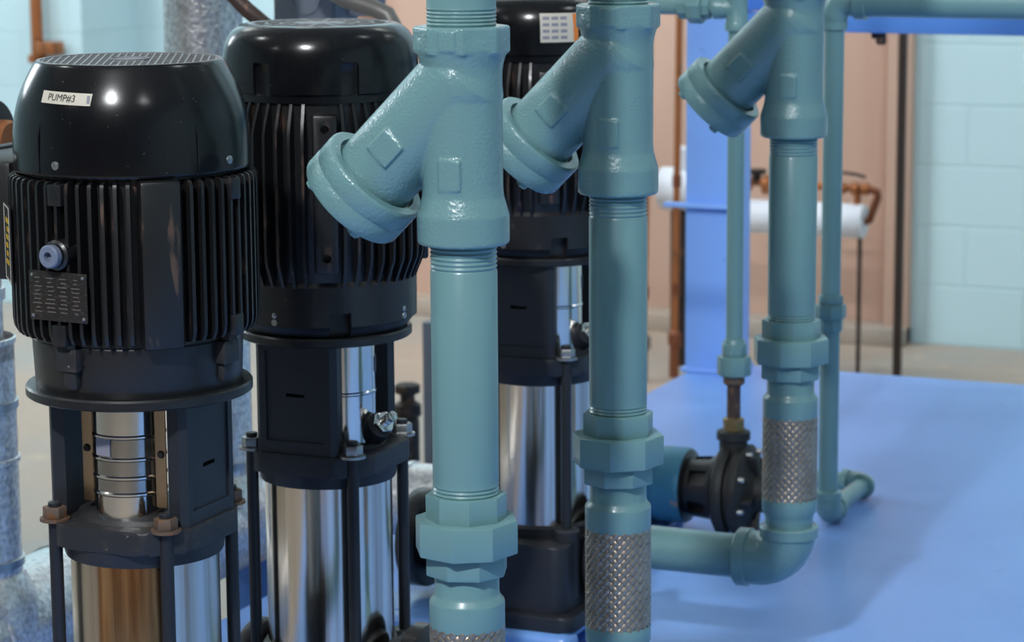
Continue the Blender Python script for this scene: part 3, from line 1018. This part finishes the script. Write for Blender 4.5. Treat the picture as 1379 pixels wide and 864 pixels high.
bm = new_bm()
add_box(bm, (.01, 0, .004), (.05, .12, .008), .002); add_box(bm, (.01, 0, .012), (.02, .05, .018), .002); add_box(bm, (-.12, 0, .006), (.07, .09, .012), .002)
finish('pump_foot', bm, MT['blue_gloss'], J)

S = thing('jockey_riser', 'thin teal riser with dark brown nipple rising from the small black pump', 'pipe', (JX + .012, JY, DECK_Z))
zz = d_
bm = new_bm(); add_lathe(bm, [(.0105, jz + .088), (.0105, zz(.80))], 20); ni = finish('nipple', bm, MT['brown_pipe'], S)
bm = new_bm(); add_prism(bm, ngon(6, .017), jz + .0942, jz + .106); add_lathe(bm, [(.0165, jz + .106), (.0165, jz + .112), (.0118, jz + .114)], 20); finish('bushing', bm, MT['brass_old'], S)
bm = new_bm(); add_lathe(bm, [(.0135, zz(.797)), (.0165, zz(.80)), (.0165, zz(.812))], 24); finish('rusty_collar', bm, MT['bolt_rust'], S)
bm = new_bm(); add_prism(bm, ngon(8, .0262, .2), zz(.812), zz(.842), bev=.002); add_prism(bm, ngon(8, .0195, .1), zz(.842), zz(.862), bev=.002); add_lathe(bm, [(.017, zz(.862)), (.015, zz(.868))], 20); finish('union', bm, MT['teal'], S)
bm = new_bm(); add_lathe(bm, [(.0128, zz(.86)), (.0128, zz(1.35))], 28); finish('riser_pipe', bm, MT['teal'], S)
bm = new_bm()
tz = zz(1.371)
add_lathe(bm, [(.0135, tz - .035), (.018, tz - .034), (.018, tz - .024), (.0165, tz - .02), (.0165, tz + .02), (.018, tz + .024), (.018, tz + .034)], 28)
lathe_dir(bm, (0, 0, tz), (-1, 0, 0), [(.0165, 0), (.0165, .02), (.018, .024), (.018, .034), (.0135, .035)], 28)
finish('tee', bm, MT['teal_cast'], S)
bm = new_bm(); add_lathe(bm, [(.0128, tz + .03), (.0128, zz(2.4))], 28); finish('riser_pipe', bm, MT['teal'], S)
bm = new_bm(); add_tube(bm, [Vector((-.03, 0, tz)), Vector((-.3, 0, tz))] + arc((-.40, 0, tz + .03), (0, 0, -1), (-1, 0, 0), .03, 8) + [Vector((-.43, 0, tz + .1)), Vector((-.43, 0, zz(4.55)))], .012, 24); finish('cross_pipe', bm, MT['teal'], S)
bm = new_bm()
Mx = Matrix.Translation((-.04, 0, tz)) @ frame_to((-1, 0, 0))
add_prism(bm, ngon(8, .0185, .2), 0, .012, Mx, .001); add_prism(bm, ngon(8, .025, .1), .012, .034, Mx, .0015); add_prism(bm, ngon(8, .019, .3), .034, .05, Mx, .001)
finish('union', bm, MT['teal'], S)

# bypass pipe with the horizontal run at top right
B = thing('bypass_pipe', 'teal pipe with horizontal run at top right dropping behind the rearmost riser', 'pipe', (-1.118, 3.82, DECK_Z))
bm = new_bm(); add_lathe(bm, [(.0152, .04), (.0152, zz(1.36))], 28); finish('drop_pipe', bm, MT['teal'], B)
bm = new_bm(); add_prism(bm, ngon(8, .0245, .35), zz(.892), zz(.914), bev=.002); add_prism(bm, ngon(8, .0195, .1), zz(.914), zz(.928), bev=.0015); add_prism(bm, ngon(8, .0200, .5), zz(.872), zz(.892), bev=.0015); finish('union', bm, MT['teal'], B)
tz = zz(1.377)
bm = new_bm()
add_tube(bm, [Vector((0, 0, tz - .035))] + arc((.022, 0, tz - .022), (-1, 0, 0), (0, 0, 1), .022, 10) + [Vector((.04, 0, tz))], [.0165] + [.0215] * 11 + [.0255], 28)
lathe_dir(bm, (.033, 0, tz), (1, 0, 0), [(.02, -.003), (.027, 0), (.027, .017), (.0225, .018)], 32)
add_lathe(bm, [(.0165, tz - .044), (.0195, tz - .042), (.0195, tz - .03)], 28)
finish('elbow', bm, MT['teal_cast'], B)
bm = new_bm(); lathe_dir(bm, (.045, 0, tz), (1, 0, 0), [(.0225, 0), (.0225, 1.9)], 36); finish('top_run', bm, MT['teal'], B)
bm = new_bm()
add_tube(bm, [Vector((0, 0, .05))] + arc((0, .022, .044), (0, -1, 0), (0, 0, -1), .022, 8) + [Vector((0, .036, .022))], .0195, 28)
add_lathe(bm, [(.0165, .044), (.0215, .046), (.0215, .058), (.0165, .060)], 28)
lathe_dir(bm, (0, .03, .0225), (0, 1, 0), [(.0165, 0), (.0215, .002), (.0215, .014), (.0165, .016)], 28)
finish('elbow', bm, MT['teal_cast'], B)
bm = new_bm(); lathe_dir(bm, (0, .035, .0225), (0, 1, 0), [(.0145, 0), (.0145, .165)], 24); finish('deck_run', bm, MT['teal'], B)
bm = new_bm()
add_tube(bm, [Vector((0, .19, .0225))] + arc((-.02, .196, .0225), (1, 0, 0), (0, 1, 0), .02, 8) + [Vector((-.034, .216, .0225))], .0185, 24)
lathe_dir(bm, (0, .188, .0225), (0, 1, 0), [(.0155, 0), (.0212, .002), (.0212, .012), (.018, .014)], 28)
lathe_dir(bm, (-.026, .216, .0225), (-1, 0, 0), [(.018, 0), (.021, .002), (.021, .012), (.0155, .014)], 28)
finish('elbow', bm, MT['teal_cast'], B)
bm = new_bm(); lathe_dir(bm, (-.035, .216, .0225), (-1, 0, 0), [(.0145, 0), (.0145, .2)], 24); finish('deck_run', bm, MT['teal'], B)

# ------------------------------------------------------------------ suction side: silver jacketed header and risers
def jacket(bm, p, d, r, L, seams):
    prof = [(r * .97, 0), (r, .003)]
    for s in seams:
        prof += [(r, s - .004), (r + .0025, s - .003), (r + .0025, s + .003), (r, s + .004)]
    prof += [(r, L - .003), (r * .97, L)]
    lathe_dir(bm, p, d, prof, 48)

HX, HZ = -1.87, .63
H = thing('suction_header', 'silver jacketed pipe lying low behind the nearest pump at lower left', 'pipe', (HX, 2.0, 0))
bm = new_bm(); jacket(bm, (0, .1, HZ), (0, 1, 0), .072, 1.42, (.2, .5, .72, 1.0, 1.2)); finish('jacket', bm, MT['silver_jacket'], H)
for y in (.45, 1.35):
    bm = new_bm(); add_box(bm, (0, y, (HZ - .07) / 2), (.06, .05, HZ - .07), .004); finish('pipe_stand', bm, MT['blue_gloss'], H)
bm = new_bm(); lathe_dir(bm, (.0, 1.45, .64), (1, 0, 0), [(.05, 0), (.05, .22)], 40); jacket(bm, (.05, 1.45, .64), (1, 0, 0), .056, .38, (.05, .16)); finish('branch_jacket', bm, MT['silver_jacket'], H)

def suction_riser(y, label, coll):
    t = thing('suction_riser', label, 'pipe', (HX, y, HZ), 0, 'silver jacketed suction risers')
    bm = new_bm(); add_lathe(bm, [(.074, .0), (.073, .05), (.064, .075), (.058, .085)], 40); finish('saddle', bm, MT['silver_jacket'], t)
    top = .36 if coll else 1.9
    bm = new_bm(); jacket(bm, (0, 0, .07), (0, 0, 1), .056, top - .07, (.03, .16, .31) if coll else (.03, .3, .6, .9, 1.2)); jk = finish('jacket', bm, MT['silver_jacket'], t)
    for z in ((.10, .30) if coll else (.1, .5, 1.0)):
        b = new_bm(); add_lathe(b, [(.0555, z - .006), (.0590, z - .005), (.0590, z + .005), (.0555, z + .006)], 40)
        add_box(b, (.03, -.051, z - .012), (.006, .008, .022), .001, Matrix.Rotation(R(30), 4, 'Z')); finish('strap', b, MT['strap'], t)
    if coll:
        b = new_bm(); add_lathe(b, [(.04, .355), (.054, .357), (.054, .366), (.04, .368)], 40); finish('end_ring', b, MT['red_ring'], t)
        b = new_bm(); add_lathe(b, [(.044, .36), (.044, 1.9)], 36); add_lathe(b, [(.044, .43), (.048, .431), (.048, .445), (.044, .446)], 36); finish('upper_pipe', b, MT['silver_jacket'], t)
    return t
suction_riser(2.63, 'silver jacketed riser with straps at the left edge of the photo', True)
suction_riser(3.225, 'speckled silver jacketed riser rising between the nearest and middle pumps', False)

# black butterfly valve and its silver branch, behind the foremost riser
V = thing('butterfly_valve', 'black disc valve behind the union of the foremost riser, on the farthest pump', 'valve', (-1.4065, 3.11, .682))
bm = new_bm(); lathe_dir(bm, (0, 0, 0), (-1, 0, 0), [(.045, 0), (.045, .056), (.0655, .058), (.067, .061), (.067, .082), (.0655, .085), (.045, .087)], 56); finish('valve_disc', bm, MT['black'], V)
bm = new_bm(); lathe_dir(bm, (.0, 0, 0), (-1, 0, 0), [(.012, .086), (.012, .09), (.006, .092)], 16); finish('valve_pin', bm, MT['zinc'], V)

# ------------------------------------------------------------------ far things
I = thing('insulated_pipe', 'short white insulated pipe in front of the tan door', 'pipe', (-2.12, 7.6, .515))
bm = new_bm(); lathe_dir(bm, (0, 0, 0), (-1, 0, 0), [(.046, 0), (.052, .003), (.052, .52)], 36); finish('insulation', bm, MT['white_insul'], I)
bm = new_bm(); lathe_dir(bm, (.006, 0, 0), (-1, 0, 0), [(.012, 0), (.012, .05)], 20)
add_tube(bm, [(.0, 0, 0), (.014, 0, .004), (.022, 0, .03), (.038, 0, .075), (.036, 0, .092), (.02, 0, .097), (-.05, 0, .1)], .0125, 14)
finish('return_bend', bm, MT['solder'], I)
bm = new_bm(); lathe_dir(bm, (.02, 0, .098), (-1, 0, .02), [(.012, 0), (.012, .44)], 16)
for x, r in ((.012, .019), (-.02, .02), (-.06, .018), (-.30, .03), (-.36, .022)):
    lathe_dir(bm, (x, 0, .098), (-1, 0, .02), [(r * .7, 0), (r, .003), (r, .022), (r * .7, .025)], 14)
lathe_dir(bm, (-.025, 0, .1), (0, 0, -1), [(.011, 0), (.011, .05)], 14)
finish('copper_line', bm, MT['copper'], I)
bm = new_bm(); add_lathe(bm, [(.014, .1), (.014, .13), (.03, .132), (.03, .145)], 16, Matrix.Translation((-.345, 0, 0))); finish('valve_stem', bm, MT['dark_iron'], I)
bm = new_bm(); add_tube(bm, [(-.10, 0, .148), (-.03, 0, .142), (.0, 0, .134)], .005, 8); finish('lever', bm, MT['dark_iron'], I)

K = thing('support_rod', 'thin grey rod holding up the white insulated pipe', 'rod', (-2.135, 7.6, 0))
bm = new_bm(); add_lathe(bm, [(.007, .004), (.007, .463)], 12); finish('rod', bm, MT['post'], K)
bm = new_bm(); add_box(bm, (0, 0, .004), (.06, .06, .008), .001); finish('rod_foot', bm, MT['post'], K)

C1 = thing('conduit_post', 'dark brown slim post before the right side of the tan door', 'post', (-2.012, 7.6, 0))
bm = new_bm(); add_box(bm, (0, 0, 1.6), (.024, .024, 3.2), .003); finish('post', bm, MT['post'], C1)
bm = new_bm(); add_box(bm, (0, 0, .005), (.09, .09, .01), .002); finish('post_foot', bm, MT['post'], C1)

W = thing('white_jacketed_pipe', 'white pipe jacket behind the copper pipes beside the blue column', 'pipe', (-2.83, 7.75, .57))
bm = new_bm(); lathe_dir(bm, (0, 0, 0), (1, 0, 0), [(.06, 0), (.068, .003), (.068, .118), (.06, .121)], 32); finish('jacket', bm, MT['white_insul'], W)
bm = new_bm(); add_lathe(bm, [(.028, .05), (.034, .052), (.034, .13), (.03, .134)], 20, Matrix.Translation((.08, 0, 0))); finish('jacket_stub', bm, MT['white_insul'], W)
bm = new_bm(); add_box(bm, (.062, 0, -.318), (.05, .05, .504), .004); finish('pipe_stand', bm, MT['dark_iron'], W)

def copper_pipe(name, x, y, r, label, fit, lean):
    t = thing(name, label, 'pipe', (x, y, 0), 0, 'upright copper pipes left of the blue column')
    t.rotation_euler = (0, lean, 0)
    b = new_bm(); add_lathe(b, [(r, .12), (r, 2.6)], 20); finish('tube', b, MT['copper'], t)
    b = new_bm(); add_lathe(b, [(r * 1.4, .0), (r * 1.4, .1), (r * 1.9, .105), (r * 1.9, .14), (r * 1.2, .15)], 20); finish('foot_valve', b, MT['grey_conduit'] if fit else MT['solder'], t)
    for z in (.28, .62):
        b = new_bm(); add_lathe(b, [(r, z - .02), (r * 1.3, z - .018), (r * 1.3, z + .018), (r, z + .02)], 20); finish('coupling', b, MT['solder'], t)
    return t
copper_pipe('copper_pipe', -2.79, 7.45, .016, 'thicker copper pipe standing left of the blue column', True, .022)
copper_pipe('copper_pipe', -2.715, 7.55, .011, 'thinner copper pipe close against the blue column', False, .012)

t = thing('copper_drop_pipe', 'copper pipe with square box on the aqua wall at top left', 'pipe', (-5.3, 7.955, .93))
bm = new_bm(); add_lathe(bm, [(.022, -.02), (.022, 2.2)], 20); finish('tube', bm, MT['copper'], t)
bm = new_bm(); add_box(bm, (.05, .0, .02), (.09, .06, .045), .004); add_box(bm, (-.01, .012, -.02), (.05, .05, .03), .004); finish('outlet_box', bm, MT['copper'], t)

E_ = thing('electrical_box', 'blue grey electrical box above and behind the middle pump', 'box', (-1.885, 3.6, 1.34))
bm = new_bm(); add_box(bm, (0, 0, .11), (.108, .08, .22), .004); finish('enclosure', bm, MT['grey_box'], E_)
bm = new_bm(); add_box(bm, (.0, -.042, .11), (.1, .006, .212), .002); lid = finish('cover', bm, MT['grey_box'], E_)
bm = new_bm(); lathe_dir(bm, (.006, -.045, .045), (0, -1, 0), [(.026, 0), (.026, .003), (.023, .003), (.023, .001)], 32); finish('hub_ring', bm, MT['grey_box'], lid)
bm = new_bm(); add_box(bm, (.078, .02, .12), (.048, .04, .21), .004); finish('wireway', bm, MT['grey_box'], E_)
bm = new_bm(); lathe_dir(bm, (.066, -.0, .045), (0, -1, 0), [(.011, 0), (.010, .003)], 20); finish('knockout', bm, MT['rubber'], E_)
bm = new_bm(); add_lathe(bm, [(.016, -1.34), (.016, .01)], 16, Matrix.Translation((0, .03, 0))); add_box(bm, (0, .03, -1.335), (.1, .1, .01), .002); finish('box_post', bm, MT['grey_conduit'], E_)
bm = new_bm(); add_lathe(bm, [(.012, .2), (.012, 1.2)], 16); finish('conduit', bm, MT['grey_conduit'], E_)

fx = Vector((.195, -.25, .048))
bm = new_bm(); add_tube(bm, [fx + Vector(p) for p in ((-.12, 0, .14), (-.10, 0, .10), (-.058, 0, .03), (-.02, 0, .008), (.03, .0, -.006), (.05, 0, -.014), (.06, .0, -.03), (.06, 0, -.08))], .0125, 18)
lathe_dir(bm, fx + Vector((-.09, 0, .085)), (-.55, 0, .85), [(.016, 0), (.017, .03), (.014, .034)], 18); finish('flexible_conduit', bm, MT['grey_conduit'], E_)
t = thing('slanting_conduit', 'dark brown slanting conduit beside the speckled silver riser at the top', 'conduit', (-1.672, 3.0, 1.40))
bm = new_bm(); add_tube(bm, [(-.07, 0, .07), (-.03, 0, .025), (.0, 0, -.002), (.022, .01, -.022), (.03, .05, -.06), (.03, .10, -.1), (.03, .11, -.16), (.03, .11, -.84)], .0105, 16); finish('hose', bm, MT['brown_pipe'], t)
bm = new_bm(); lathe_dir(bm, (-.07, 0, .065), (-.3, 0, 1), [(.014, 0), (.014, .04), (.010, .042), (.010, 3.27)], 14); finish('connector', bm, MT['brown_pipe'], t)

t = thing('steel_strut', 'slim grey upright strut seen left of the foremost riser', 'post', (-2.155, 4.6, 0))
bm = new_bm(); add_box(bm, (0, 0, .35), (.042, .042, .69), .003); finish('strut', bm, MT['grey_box'], t)
bm = new_bm(); add_box(bm, (0, 0, .005), (.1, .1, .01), .002); finish('strut_foot', bm, MT['grey_box'], t)
t = thing('floor_valve', 'dark stub valve with flat cap on the floor behind the middle pump', 'valve', (-2.075, 4.3, 0))
bm = new_bm(); add_lathe(bm, [(.022, 0), (.022, .56), (.018, .57)], 24); finish('stem', bm, MT['dark_iron'], t)
bm = new_bm(); add_lathe(bm, [(.018, .565), (.026, .57), (.026, .59), (.014, .598), (.014, .61), (.024, .613), (.024, .627), (.018, .63)], 24); finish('cap', bm, MT['dark_iron'], t)
t = thing('hand_valve', 'dark round valve body at the left edge beside the PUMP#3 motor', 'valve', (-1.722, 2.5, 0))
bm = new_bm(); lathe_dir(bm, (-.02, 0, 1.279), (1, 0, 0), [(.012, -.04), (.03, -.035), (.045, -.02), (.047, 0), (.042, .014), (.026, .02)], 36); finish('valve_body', bm, MT['rubber'], t)
bm = new_bm(); lathe_dir(bm, (-.0, 0, 1.275), (1, 0, 0), [(.024, -.01), (.024, .012), (.02, .016)], 24); finish('bronze_boss', bm, MT['copper'], t)
bm = new_bm(); add_lathe(bm, [(.018, 0), (.018, 1.25)], 20, Matrix.Translation((-.28, 0, 0))); lathe_dir(bm, (-.29, 0, 1.25), (1, 0, .08), [(.016, 0), (.016, .25)], 16); finish('valve_pipe', bm, MT['dark_iron'], t)

bm = new_bm(); add_box(bm, (-2.93, 5.28, .0015), (.16, .6, .003)); o = finish('floor_stripe', bm, MT['yellow']); tag(o, 'yellow painted stripe on the floor behind the middle pump', 'stripe')

# ------------------------------------------------------------------ lamps (ceiling lamps, plus added fill for back wall and column)
def lamp(x, y, z, size, power, color=(.95, .98, 1), tilt=0):
    l = bpy.data.lights.new('bay_and_wash_lamp', 'AREA')
    l.shape = 'DISK'; l.size = size; l.energy = power; l.color = color
    o = bpy.data.objects.new('bay_and_wash_lamp', l); COL.objects.link(o)
    o.location = (x, y, z)
    o.rotation_euler = (R(tilt), 0, 0)          # tilt > 0 turns the lamp towards the back wall
    return o
lamp(-.72, -1.5, 4.2, .24, 178, tilt=36)
lamp(1.65, -.7, 4.3, .42, 17)
lamp(-4.3, 1.5, 4.3, .42, 22)
sl = bpy.data.lights.new('column_fill_spot', 'SPOT'); sl.energy = 420; sl.spot_size = R(23); sl.spot_blend = .9; sl.shadow_soft_size = .12; sl.color = (.95, .98, 1)  # added spot, brightens the blue column
so = bpy.data.objects.new('column_fill_spot', sl); COL.objects.link(so); so.location = (1.5, 1.5, 3.6)
so.rotation_euler = (Vector((-1.72, 4.98, 1.28)) - Vector((1.5, 1.5, 3.6))).to_track_quat('-Z', 'Y').to_euler()
lamp(.75, 3.1, 4.3, .42, 10)
for x, p in ((-5.6, 95), (-3.4, 42), (-1.0, 44), (1.4, 43)):  # added wash lamps, unseen, to brighten the back wall
    lamp(x, 5.6, 4.3, .5, p, tilt=78)
lamp(-4.3, -2.4, 4.3, .5, 12)

w = bpy.data.worlds.new('World'); scene.world = w; w.use_nodes = True
w.node_tree.nodes['Background'].inputs['Color'].default_value = (.6, .7, .8, 1)
w.node_tree.nodes['Background'].inputs['Strength'].default_value = .3

# ------------------------------------------------------------------ camera
F = 3500.0
cam = bpy.data.cameras.new('Camera')
co = bpy.data.objects.new('Camera', cam); COL.objects.link(co)
cam.sensor_fit = 'HORIZONTAL'; cam.sensor_width = 36; cam.lens = 36 * F / 1379
cam.clip_start = .05; cam.clip_end = 60
cam.dof.use_dof = True; cam.dof.focus_distance = 2.36; cam.dof.aperture_fstop = cam.lens / 7.2
co.matrix_world = Matrix.Translation((0, 0, 1.58)) @ Matrix.Rotation(R(23.4), 4, 'Z') @ Matrix.Rotation(R(90 - 9.9), 4, 'X') @ Matrix.Rotation(-135 / 20000, 4, 'Z')
scene.camera = co
vs = scene.view_settings
vs.view_transform = 'Standard'; vs.look = 'None'; vs.gamma = 1; vs.use_curve_mapping = False
vs.exposure = 0.0
